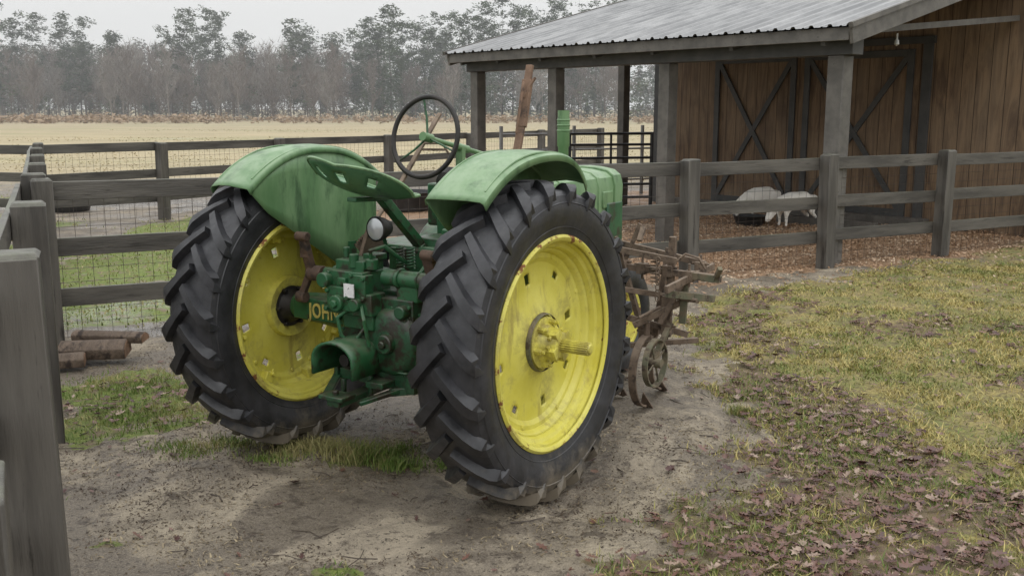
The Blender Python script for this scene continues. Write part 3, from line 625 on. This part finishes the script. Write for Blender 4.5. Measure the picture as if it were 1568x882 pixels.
# main castings
mb=MB()
mb.box((.02,.25,.62),(.40,.62,.46)); mb.box((.0,.45,.92),(.30,.45,.16)); mb.box((.16,-.05,.62),(.24,.16,.42)); mb.box((.0,1.0,.74),(.34,.9,.42))
mb.revolve([(-.17,0),(-.17,.12),(-.155,.145),(-.10,.17),(0,.18)],(.16,0,.63),'y',32)
mb.revolve([(-.02,0),(-.02,.10),(.0,.115),(.1,.12)],(-.08,-.08,.60),'y',28)
mb.cyl((.05,.4,.8),(.05,.4,1.05),.13,.11,24); mb.cyl((.12,.55,.95),(.12,.55,1.15),.06,.06)
for z in(.50,.58,.74): mb.box((.16,-.135,z),(.20,.05,.012))
mb.box((.05,-.135,.62),(.012,.05,.34)); mb.cyl((.16,-.16,.63),(.16,-.20,.63),.05,.045); mb.cyl((.16,-.20,.63),(.16,-.215,.63),.02,n=6); mb.cyl((.24,-.12,.78),(.24,-.18,.78),.03)
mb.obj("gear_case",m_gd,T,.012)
mb=MB()
for s in(-1,1):
    mb.revolve([(s*.16,.125),(s*.18,.115),(s*.185,.098),(s*.40,.076),(s*.57,.066),(s*.57,.0)],(0,0.02,.70),'x',36)
    for j in range(8):
        a=j*math.pi/4; mb.cyl((s*.17,math.cos(a)*.108,.70+math.sin(a)*.108),(s*.195,math.cos(a)*.108,.70+math.sin(a)*.108),.012,n=6)
    mb.box((s*.33,-.06,.715),(.33,.07,.105))
mb.cyl((.55,.039,.685),(.72,.039,.685),.045)
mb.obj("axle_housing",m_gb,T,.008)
mb=MB()
mb.box((-.06,-.10,.845),(.22,.20,.20)); mb.box((-.075,-.185,.82),(.15,.07,.11)); mb.box((.02,-.175,.875),(.10,.06,.12)); mb.box((-.06,-.09,.965),(.17,.14,.05)); mb.box((.0,-.10,.72),(.18,.16,.08))
mb.cyl((-.16,-.16,.90),(-.16,-.24,.90),.035); mb.cyl((-.08,-.16,.80),(-.08,-.245,.80),.038); mb.cyl((-.08,-.24,.80),(-.08,-.26,.80),.020,n=6); mb.cyl((.02,-.16,.80),(.02,-.235,.80),.03)
mb.cyl((-.04,-.15,.955),(-.04,-.15,1.02),.022); mb.cyl((.04,-.12,.95),(.04,-.12,1.0),.03); mb.cyl((.10,-.10,.92),(.40,-.10,.92),.038,n=24); mb.cyl((.39,-.10,.92),(.42,-.10,.92),.05,n=24); mb.cyl((.18,-.10,.92),(.20,-.10,.92),.048,n=24); mb.cyl((.30,-.10,.92),(.31,-.10,.92),.044,n=24)
mb.box((.24,-.06,.87),(.12,.12,.10)); mb.cyl((-.30,-.08,.90),(-.1,-.08,.90),.030,n=20); mb.cyl((-.22,-.08,.90),(-.20,-.08,.90),.045,n=20)
mb.box((-.06,-.205,.90),(.05,.03,.035)); mb.box((.07,-.15,.80),(.06,.10,.10)); mb.cyl((-.13,-.10,.98),(-.13,-.10,1.04),.016,n=12); mb.box((.0,-.05,1.0),(.08,.08,.03))
mb.obj("hydraulic_lift",m_gb,T,.007)
mb=MB()
for (x,z,y) in [(-.15,.93,-.20),(-.15,.77,-.222),(-.01,.93,-.205),(-.005,.755,-.19),(.06,.92,-.205),(.06,.83,-.205),(-.02,.83,-.222),(-.14,.855,-.222)]:
    mb.cyl((x,y+.02,z),(x,y-.012,z),.011,n=6)
for j in range(9):
    a=j*2*math.pi/9; mb.cyl((.16+.155*math.sin(a),-.10,.63+.155*math.cos(a)),(.16+.155*math.sin(a),-.135,.63+.155*math.cos(a)),.011,n=6)
for j in range(6):
    a=j*2*math.pi/6; mb.cyl((-.08+.1*math.sin(a),-.07,.60+.1*math.cos(a)),(-.08+.1*math.sin(a),-.105,.60+.1*math.cos(a)),.009,n=6)
for z in(.48,.56,.64,.72,.80): mb.cyl((.265,-.1,z),(.265,-.145,z),.010,n=6)
mb.obj("bolts",m_gb,T,.002)
mb=MB(); mb.box((-.005,-.228,.865),(.06,.004,.062)); mb.obj("data_plate",m_wh,T)
mb=MB()
mb.tube([(.04,-.12,.98),(.05,-.14,1.04),(.10,-.1,1.06),(.14,-.04,1.0),(.15,.05,.95)],.010,8); mb.tube([(-.04,-.2,.77),(-.06,-.25,.74),(-.04,-.25,.66),(.0,-.22,.62),(.05,-.18,.70)],.009,8)
mb.tube([(.04,-.2,.80),(.09,-.24,.74),(.10,-.22,.62)],.009,8); mb.tube([(.3,-.1,.95),(.33,-.05,1.02),(.3,.1,1.05),(.2,.3,1.05)],.010,8)
for k in range(2):
    q=[(.11+k*.06+.018*math.cos(t),.0+.018*math.sin(t),.95+t*.0022) for t in [i*.5 for i in range(90)]]; mb.tube(q,.004,5)
mb.obj("hydraulic_pipes",m_gb,T)
for tx,x in(("JOHN",-.385),("DEERE",.24)):
    cu=bpy.data.curves.new("lettering",'FONT'); cu.body=tx; cu.size=.098; cu.extrude=.004; cu.space_character=1.12; cu.offset=.0016
    o=bpy.data.objects.new("lettering",cu); col.objects.link(o); o.parent=T; o.location=(x,-.097,.681); o.rotation_euler=(math.radians(90),0,0); o.scale=(.72,1,1); cu.materials.append(m_let)
# PTO guard
mb=MB(); vs=[];fs=[]; sec=[(-.115,.49),(-.115,.56)]+[(-.115*math.cos(t),.56+.085*math.sin(t)) for t in [math.pi*i/12 for i in range(1,12)]]+[(.115,.56),(.115,.49)]
for y in(-.10,-.20,-.30,-.35):
    for x,z in sec: vs.append((x*(1+.12*(-y-.1)),y,z))
n=len(sec)
for i in range(3):
    for k in range(n-1): fs.append((i*n+k,i*n+k+1,(i+1)*n+k+1,(i+1)*n+k))
mb.add(vs,fs); o=mb.obj("pto_guard",m_gb,T,solid=.012); o.location=(-.01,0,0)
mb=MB(); mb.cyl((-.01,-.08,.55),(-.01,-.27,.55),.028); mb.cyl((-.01,-.08,.55),(-.01,-.14,.55),.06); mb.cyl((-.01,-.1,.55),(-.01,-.11,.55),.10); mb.obj("pto_shaft",m_dk,T)
mb=MB(); mb.beam((0,.4,.39),(0,-.36,.37),.075,.028); mb.box((0,-.33,.40),(.14,.10,.02)); mb.cyl((0,-.34,.36),(0,-.34,.43),.015)
mb.box((0,-.08,.43),(.46,.05,.05)); mb.box((-.2,-.08,.5),(.02,.08,.2)); mb.box((.2,-.08,.5),(.02,.08,.2)); mb.beam((-.22,-.08,.42),(-.10,-.30,.375),.04,.02); mb.beam((.22,-.08,.42),(.10,-.30,.375),.04,.02)
mb.box((.12,-.16,.44),(.10,.12,.03)); mb.cyl((.06,-.17,.36),(.06,-.17,.47),.014,n=8); mb.cyl((-.06,-.22,.36),(-.06,-.22,.45),.014,n=8); mb.beam((.22,-.1,.43),(.36,.2,.45),.03,.03); mb.beam((.16,-.16,.40),(.34,-.05,.42),.02,.035); mb.box((.26,-.12,.46),(.05,.03,.12))
mb.obj("drawbar",m_gd,T,.004)
mb=MB()
mb.beam((-.35,-.16,1.09),(-.345,-.11,.90),.03,.045,up=(1,0,0)); mb.beam((-.345,-.11,.92),(-.41,-.12,.78),.025,.035,up=(1,0,0)); mb.cyl((-.385,-.16,1.08),(-.315,-.16,1.08),.022,n=14); mb.cyl((-.36,-.11,.90),(-.28,-.10,.90),.038,n=16); mb.cyl((-.43,-.12,.78),(-.38,-.12,.78),.028,n=14); mb.box((-.36,-.135,1.0),(.045,.03,.05))
mb.beam((.40,-.17,1.05),(.40,-.11,.90),.035,.055,up=(1,0,0)); mb.cyl((.37,-.17,1.05),(.44,-.17,1.05),.024,n=14); mb.beam((.40,-.1,.9),(.42,-.05,.78),.03,.05,up=(1,0,0))
m_rustd=pmat("dark_rusty_iron",(.07,.045,.032),(.12,.075,.05),14,.7,.2,(.03,.024,.02),(.5,.65),22,80,.6,.004)
mb.obj("lift_arms",m_rustd,T,.004)
pts=[(.1,.93)]
for i in range(1,37):
    t=math.radians(150-110*i/36); r=.15 if i%2 else .138; pts.append((.10-r*math.cos(t)*1,.94+r*math.sin(t)))
mb=MB(); mb.prism(pts,'x',-.16,-.148); mb.obj("toothed_quadrant",m_rust,T)
LR=math.radians(-3)
mb=MB()
mb.revolve([(-.05,.053),(-.045,.058),(-.03,.058),(.0,.05),(.035,.035),(.05,.015),(.05,0)],(0,0,0),'y',32); lo=mb.obj("work_lamp_shell",m_dk,T,loc=(.03,-.03,1.13)); lo.rotation_euler=(0,0,LR)
mb=MB(); mb.revolve([(-.058,0),(-.056,.02),(-.052,.04),(-.047,.050)],(0,0,0),'y',32); lo=mb.obj("work_lamp_lens",m_glass,T,loc=(.03,-.03,1.13)); lo.rotation_euler=(0,0,LR)
mb=MB(); mb.tube([(.03,-.02,1.085),(.03,0,1.03),(.05,.06,.98)],.009,8); mb.obj("work_lamp_bracket",m_gb,T)
mb=MB(); mb.box((0,.42,1.0),(.66,.34,.02)); mb.box((0.06,.62,1.12),(.26,.22,.28)); mb.cyl((.1,.50,1.08),(.1,.50,1.24),.07,.06); mb.box((-.12,.66,1.18),(.14,.14,.22)); mb.cyl((.18,.42,1.02),(.18,.42,1.16),.05); mb.cyl((0,.66,1.2),(0,.66,1.34),.05,.03); mb.box((.22,.3,1.05),(.10,.14,.12))
mb.obj("control_pedestal",m_gb,T,.012)
mb=MB(); mb.revolve([(-.05,0),(-.04,.05),(0,.075),(.05,.07),(.07,0)],(.02,.5,1.31),'y',24); mb.cyl((.1,.52,1.22),(.1,.52,1.3),.04); mb.obj("magneto_cover",m_dk,T)
mb=MB(); mb.beam((-.1,.02,1.1),(-.1,.276,1.321),.012,.02,up=(1,0,0)); mb.beam((-.1,.27,1.315),(-.1,.59,1.645),.014,.024,up=(1,0,0)); mb.beam((-.1,.02,1.11),(-.12,-.03,.95),.012,.02,up=(1,0,0)); mb.tube([(-.1,.44,1.50),(-.02,.50,1.50),(.02,.5,1.45)],.006,6); mb.beam((-.1,.43,1.47),(.03,.47,1.47),.012,.012)
mb.obj("hand_lever_small",m_rust,T,.002)
m_lev=pmat("rusty_lever",(.14,.085,.055),(.21,.13,.085),14,.75,.1,(.07,.045,.032),(.5,.65),22,80,.6,.004)
mb=MB(); mb.beam((.35,.50,1.1),(.35,.66,1.60),.020,.040,up=(1,0,0)); mb.beam((.35,.655,1.58),(.35,.715,1.81),.026,.052,up=(1,0,0)); mb.beam((.35,.71,1.79),(.35,.735,1.88),.022,.036,up=(1,0,0)); mb.cyl((.35,.61,1.55),(.35,.68,1.80),.007,n=6); mb.tube([(.35,.68,1.72),(.37,.70,1.78),(.39,.72,1.82)],.009,6)
mb.obj("hand_lever_tall",m_lev,T,.003)
mb=MB(); sec=[(-.21,1.0),(-.215,1.2),(-.20,1.26),(-.16,1.29),(-.08,1.305),(0,1.31),(.08,1.305),(.16,1.29),(.20,1.26),(.215,1.2),(.21,1.0)]
mb.prism(sec,'y',.78,2.0); mb.prism([(x*1.06,z if z<1.1 else z+.012) for x,z in sec],'y',1.92,2.02); mb.prism([(x*1.03,z+.006) for x,z in sec],'y',1.28,1.31); mb.prism([(x*1.03,z+.006) for x,z in sec],'y',1.72,1.75)
mb.box((.216,1.5,1.13),(.012,.34,.10)); mb.box((.216,1.84,1.13),(.012,.13,.10))
mb.obj("hood",m_gf,T,.008)
mb=MB(); mb.cyl((0,1.05,1.3),(0,1.05,1.35),.05); mb.cyl((0.02,1.62,1.3),(0.02,1.62,1.34),.04)
mb.box((0,1.5,.78),(.44,.75,.42)); mb.box((0,1.92,.80),(.46,.2,.62)); mb.cyl((-.42,1.0,.8),(-.24,1.0,.8),.27,n=40); mb.cyl((.24,1.0,.8),(.40,1.0,.8),.16,n=40); mb.box((0,2.05,.45),(.16,.16,.3))
for z in(.62,.70,.78,.86): mb.box((.232,1.92,z),(.02,.16,.03))
mb.obj("engine_block",m_gb,T,.012)
mb=MB(); mb.revolve([(1.25,.03),(1.45,.03),(1.46,.036),(1.60,.036),(1.62,.034),(1.66,.034),(1.66,.025),(1.6,.02)],(.1,1.5,0),'z',24)
for z in(1.54,1.57,1.60): mb.revolve([(z,.036),(z+.003,.039),(z+.008,.039),(z+.011,.036)],(.1,1.5,0),'z',24)
mb.obj("exhaust_stack",m_gf,T)
mb=MB(); mb.cyl((-.08,1.2,1.28),(-.08,1.2,1.40),.05); mb.cyl((-.08,1.2,1.4),(-.08,1.2,1.43),.065,.05); mb.obj("air_intake",m_gb,T)
for s in(-1,1):
    mb=MB(); pr=[(.045,.20),(.07,.23),(.075,.28),(.06,.325),(.03,.34),(0,.343)]; pr=pr+[(-a,r) for a,r in pr[::-1][1:]]; mb.revolve(pr,(s*.17,2.12,.345),'x',48)
    for q in(-.02,0,.02): mb.revolve([(q-.006,.335),(q-.004,.352),(q+.004,.352),(q+.006,.335)],(s*.17,2.12,.345),'x',48)
    mb.obj("front_tyre",m_tyre,T)
    mb=MB(); mb.revolve([(s*.05,.205),(s*.04,.19),(s*.0,.18),(s*.0,.06),(s*.05,.05),(s*.05,0)],(s*.17,2.12,.345),'x',40); mb.obj("front_rim",m_ylw,T,solid=.006)
mb=MB(); mb.cyl((-.14,2.12,.345),(.14,2.12,.345),.03); mb.cyl((0,2.08,.34),(0,2.05,.6),.06); mb.obj("front_axle",m_gb,T)
# ------------------------------------------------------------------ cultivator (mounted)
Cv=empty("cultivator"); Cv.location=T.location; Cv.rotation_euler=T.rotation_euler
mb=MB(); mc=MB()
mb.beam((.26,1.5,.80),(1.05,1.5,.775),.035,.035); mb.beam((.3,1.72,.90),(.92,1.66,.82),.02,.035); mb.beam((.3,1.42,.92),(.86,1.42,.86),.015,.035)
mb.beam((.90,1.2,.74),(.90,1.85,.78),.02,.04); mb.beam((.80,1.5,.98),(.78,1.5,.42),.025,.04,up=(1,0,0)); mb.beam((.72,1.62,.90),(.68,1.55,.40),.02,.03,up=(1,0,0))
mb.beam((.45,1.35,.56),(.86,1.6,.42),.022,.035); mb.beam((.92,1.55,.66),(.62,1.40,.48),.018,.035); mb.beam((.50,1.45,.88),(.62,1.55,.36),.018,.03,up=(1,0,0)); mb.beam((.90,1.5,.80),(.76,1.45,.50),.016,.03,up=(1,0,0))
mb.beam((.40,1.2,.36),(.86,1.75,.36),.03,.03); mb.beam((.62,1.45,.95),(.62,1.5,1.02),.02,.03,up=(1,0,0)); mb.beam((.50,1.5,.8),(.60,1.5,1.04),.012,.025,up=(1,0,0))
mb.beam((.46,1.48,.96),(.56,1.6,.5),.014,.02,up=(1,0,0)); mb.beam((.58,1.3,.7),(.88,1.7,.6),.014,.03); mb.cyl((.45,1.5,.66),(.95,1.5,.64),.012,n=8); mb.cyl((.70,1.3,.55),(.70,1.8,.58),.010,n=8)
for p in((.78,1.5,.79),(.90,1.5,.77),(.62,1.5,.79),(.50,1.5,.8),(.68,1.56,.44),(.78,1.5,.46),(.90,1.66,.8),(.62,1.55,.40),(.78,1.5,.62)):
    mb.box(p,(.055,.055,.06)); mb.cyl((p[0]-.05,p[1],p[2]+.02),(p[0]+.05,p[1],p[2]+.02),.008,n=6); mb.cyl((p[0],p[1],p[2]-.06),(p[0],p[1],p[2]+.07),.008,n=6)
q=[(.72+.022*math.cos(t),1.45+.022*math.sin(t),.72+t*.0035) for t in [i*.45 for i in range(110)]]; mb.tube(q,.005,5)
for k in range(8): mb.tube([(.76+.012*math.cos(t),1.4,.86-.03*k+.018*math.sin(t)) for t in [i*.7 for i in range(10)]],.004,5)
mb.tube([(.86,1.42,.86),(.90,1.44,.90),(.97,1.46,.88),(1.0,1.48,.82)],.008,6)
mb.obj("tool_frame",m_rust,Cv,.003)
mc.beam((.88,1.5,.777),(1.08,1.5,.77),.04,.04); mc.beam((1.05,1.5,.76),(1.10,1.44,.84),.025,.025); mc.beam((.86,1.3,.70),(.97,1.7,.62),.02,.04); mc.beam((.88,1.5,.74),(.86,1.52,.5),.02,.04,up=(1,0,0)); mc.obj("toolbar_painted",m_rustg,Cv,.003)
def shank(p,r,h,back):
    x,y,z=p; pts=[(x,y,z)]
    for i in range(17):
        t=math.pi*i/16*.95; pts.append((x,y-back*math.sin(t)*r*1.1,z-h*.5+math.cos(t)*h*.5))
    m_=MB(); vs=[];fs=[]
    for k,pp in enumerate(pts[1:]):
        t=math.pi*k/16*.95; ny_,nz=-math.sin(t),math.cos(t)
        for sx,sr in((-1,-1),(1,-1),(1,1),(-1,1)): vs.append((pp[0]+sx*.022,pp[1]+ny_*sr*.006,pp[2]+nz*sr*.006))
    for k in range(16):
        for j in range(4): fs.append((k*4+j,k*4+(j+1)%4,(k+1)*4+(j+1)%4,(k+1)*4+j))
    fs+=[(0,1,2,3),(64,65,66,67)]; m_.add(vs,fs); m_.cyl((x,y,z-.02),(x,y,z+.08),.018,n=8)
    e_=pts[-1]; m_.prism([(-.045,.0),(0,.10),(.045,0),(0,-.05)],'y',-.006,.006)
    n=8; m_.v[-n:]=[(x+v[0]*.9,e_[1]+v[1]+.05-(v[2])*.5,max(e_[2]+v[2]-.02,-.02)) for v in m_.v[-n:]]
    m_.obj("shank",m_rust,Cv,.001)
shank((.68,1.45,.42),.16,.40,1); shank((.60,1.82,.40),.14,.38,1); shank((.44,1.6,.38),.14,.36,1)
mb=MB(); mb.revolve([(-.016,.125),(-.016,.135),(.016,.135),(.016,.125),(-.016,.125)],(.78,1.35,.30),'x',36); mb.cyl((.74,1.35,.30),(.82,1.35,.30),.025)
for k in range(4): 
    a=k*math.pi/2+.4; mb.cyl((.78,1.35,.30),(.78,1.35+.125*math.cos(a),.30+.125*math.sin(a)),.006,n=6)
mb.beam((.76,1.36,.30),(.80,1.5,.50),.02,.03,up=(1,0,0)); mb.obj("gauge_wheel",m_rustg,Cv)
# ------------------------------------------------------------------ distant trees
def treemat(name,ca,cb):
    m,nt,b=newmat(name); g=N(nt,'ShaderNodeNewGeometry'); r=g.outputs['Random Per Island']; c=mixc(nt,r,ca,cb); c=mixc(nt,mr(nt,noise(nt,objco(nt),.12,3),.4,.6,0,.6),c,ca)
    nt.links.new(c,b.inputs['Base Color']); b.inputs['Roughness'].default_value=.95; b.inputs['Specular IOR Level'].default_value=.05; return m
tv={};
def tadd(k,V): tv.setdefault(k,[]).append(V.reshape(-1,3))
def blob(k,c,rad,n,size,flat=.6):
    d=rng.normal(size=(n,3)); d/=np.linalg.norm(d,axis=1)[:,None]; p=c+d*rng.random((n,1))**.5*np.array([rad,rad,rad*flat])
    v=p[:,None,:]+rng.normal(size=(n,3,3))*size*np.array([1,1,.6]); tadd(k,v)
def sliver(k,p0,p1,w):
    a=rng.random(len(p0))*6.28; o=np.stack([np.cos(a),np.sin(a)*.3,np.zeros(len(p0))],1)*w/2
    tadd(k,np.stack([p0-o,p0+o,p1],1))
def pine(x,y,h,k,dens=1.,zb=None):
    p0=np.array([[x,y,0.]]); sliver(k+'t',p0,p0+[rng.normal()*.3,0,h*.97],np.array([[.32]]))
    nb=int(60*dens); cr=rng.uniform(2.3,3.3)*h/15; zb=rng.uniform(.12,.34) if zb is None else zb
    for i in range(nb):
        q=rng.random()**.95; z=h*(zb+(1-zb)*q); R=cr*(math.sin(math.pi*min(1,.40+.60*(1-q)))**.7)*rng.uniform(.05,1.1)*(1-.45*q); a=rng.random()*6.28
        c=np.array([x+math.cos(a)*R,y+math.sin(a)*R,z]); blob(k,c,rng.uniform(.55,1.1),34,.165,.6)
def bare(x,y,h,k):
    sliver(k,np.array([[x,y,0.]]),np.array([[x+rng.normal()*.4,y,h]]),np.array([[.2]]))
    n=30; z=h*(.15+.7*rng.random(n)); a=rng.random(n)*6.28; L=h*.28*(1.25-z/h)*(.6+.8*rng.random(n)); p0=np.stack([np.full(n,x),np.full(n,y),z],1)
    p1=p0+np.stack([np.cos(a)*L*.7,np.sin(a)*L*.7,L*1.0],1); sliver(k,p0,p1,np.full((n,1),.09))
    m=14; t=rng.random((n,m,1)); q0=(p0[:,None]+(p1-p0)[:,None]*(.3+.7*t)).reshape(-1,3); q1=q0+rng.normal(size=q0.shape)*np.array([.55,.4,.4])+[0,0,.7]; sliver(k,q0,q1,np.full((n*m,1),.10))
def hp(x):
    u=784+x/150*1524
    v=np.interp(u,[-400,0,60,130,200,240,275,330,385,412,460,520,575,650,700,760,850,1000,1600],[30,10,20,16,45,72,34,10,42,74,32,55,26,18,22,2,-14,-25,-25]); return (167-v)/1524*150+1.7
for i in range(120):
    x=rng.uniform(-115,60); y=rng.uniform(156,185); u=784+x/y*1524; h=hp(x*150/y)*y/150*rng.uniform(.60,.88)
    if u<540:
        if rng.random()<.3: continue
        h*=rng.uniform(.6,.92)
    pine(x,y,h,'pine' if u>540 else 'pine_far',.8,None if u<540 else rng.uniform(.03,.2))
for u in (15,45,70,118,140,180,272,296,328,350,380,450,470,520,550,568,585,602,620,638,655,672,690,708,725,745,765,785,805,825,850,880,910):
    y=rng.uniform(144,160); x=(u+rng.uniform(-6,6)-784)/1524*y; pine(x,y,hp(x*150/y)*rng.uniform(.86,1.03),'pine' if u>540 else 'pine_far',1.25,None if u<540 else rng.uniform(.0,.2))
for i in range(480):
    x=rng.uniform(-120,40); y=rng.uniform(140,176); u=784+x/y*1524
    if u>530 and rng.random()<.78: continue
    bare(x,y,rng.uniform(6.5,11.5)*y/150,'bare' if rng.random()<.6 else 'bare2')
for i in range(1500):
    x=rng.uniform(-120,80); y=rng.uniform(143,190); u=784+x/y*1524; blob('brush' if rng.random()<(.72 if u<540 else .25) else 'scrub',np.array([x,y,rng.uniform(.3,5.5)]),rng.uniform(.7,1.6),36,.17,.9)
for i in range(1500):
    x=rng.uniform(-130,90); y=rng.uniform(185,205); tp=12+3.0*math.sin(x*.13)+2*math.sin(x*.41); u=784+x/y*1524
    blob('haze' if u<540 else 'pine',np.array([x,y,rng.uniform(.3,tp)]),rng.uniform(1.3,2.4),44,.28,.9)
for i in range(900):
    x=rng.uniform(-85,30); w=1 if -62<x<-38 or rng.random()<.45 else 0
    if w: blob('reed',np.array([x,rng.uniform(112,138),.35]),rng.uniform(.4,1.1),24,.2,.8)
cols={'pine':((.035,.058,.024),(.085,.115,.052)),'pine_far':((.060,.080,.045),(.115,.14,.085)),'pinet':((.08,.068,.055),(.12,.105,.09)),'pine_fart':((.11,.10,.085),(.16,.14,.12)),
 'bare':((.14,.115,.095),(.225,.19,.16)),'bare2':((.20,.175,.15),(.30,.27,.235)),'brush':((.12,.10,.078),(.195,.165,.13)),'scrub':((.065,.088,.04),(.12,.14,.075)),'haze':((.11,.115,.09),(.18,.175,.145)),'reed':((.31,.225,.15),(.42,.32,.22))}  # pine_far and haze tones paled: distance haze is mixed into their colour
nmz={'pine':'distant_pine_trees','pine_far':'distant_pine_trees','pinet':'distant_pine_trunks','pine_fart':'distant_pine_trunks','bare':'distant_bare_trees','bare2':'distant_bare_trees','brush':'distant_underbrush','scrub':'distant_underbrush','haze':'distant_forest','reed':'dry_reeds'}
tl=empty("distant_treeline")
for k,L in tv.items():
    V=np.concatenate(L,0); F=np.arange(len(V)).reshape(-1,3); o=npmesh(nmz[k],V,F,treemat("m_"+k,*cols[k])); o.parent=tl
# ------------------------------------------------------------------ real drizzle haze over the far field and the woods
mb=MB(); mb.box((0,145,30),(700,170,60.2))
mm=bpy.data.materials.new("drizzle_mist"); mm.use_nodes=True; nt=mm.node_tree; nt.nodes.remove(nt.nodes["Principled BSDF"])
vs_=N(nt,'ShaderNodeVolumeScatter'); vs_.inputs['Density'].default_value=.0027; vs_.inputs['Color'].default_value=(.98,.99,1,1); vs_.inputs['Anisotropy'].default_value=.2
nt.links.new(vs_.outputs[0],nt.nodes['Material Output'].inputs['Volume'])
mb.obj("mist",mm,smooth=0)
print("DONE")
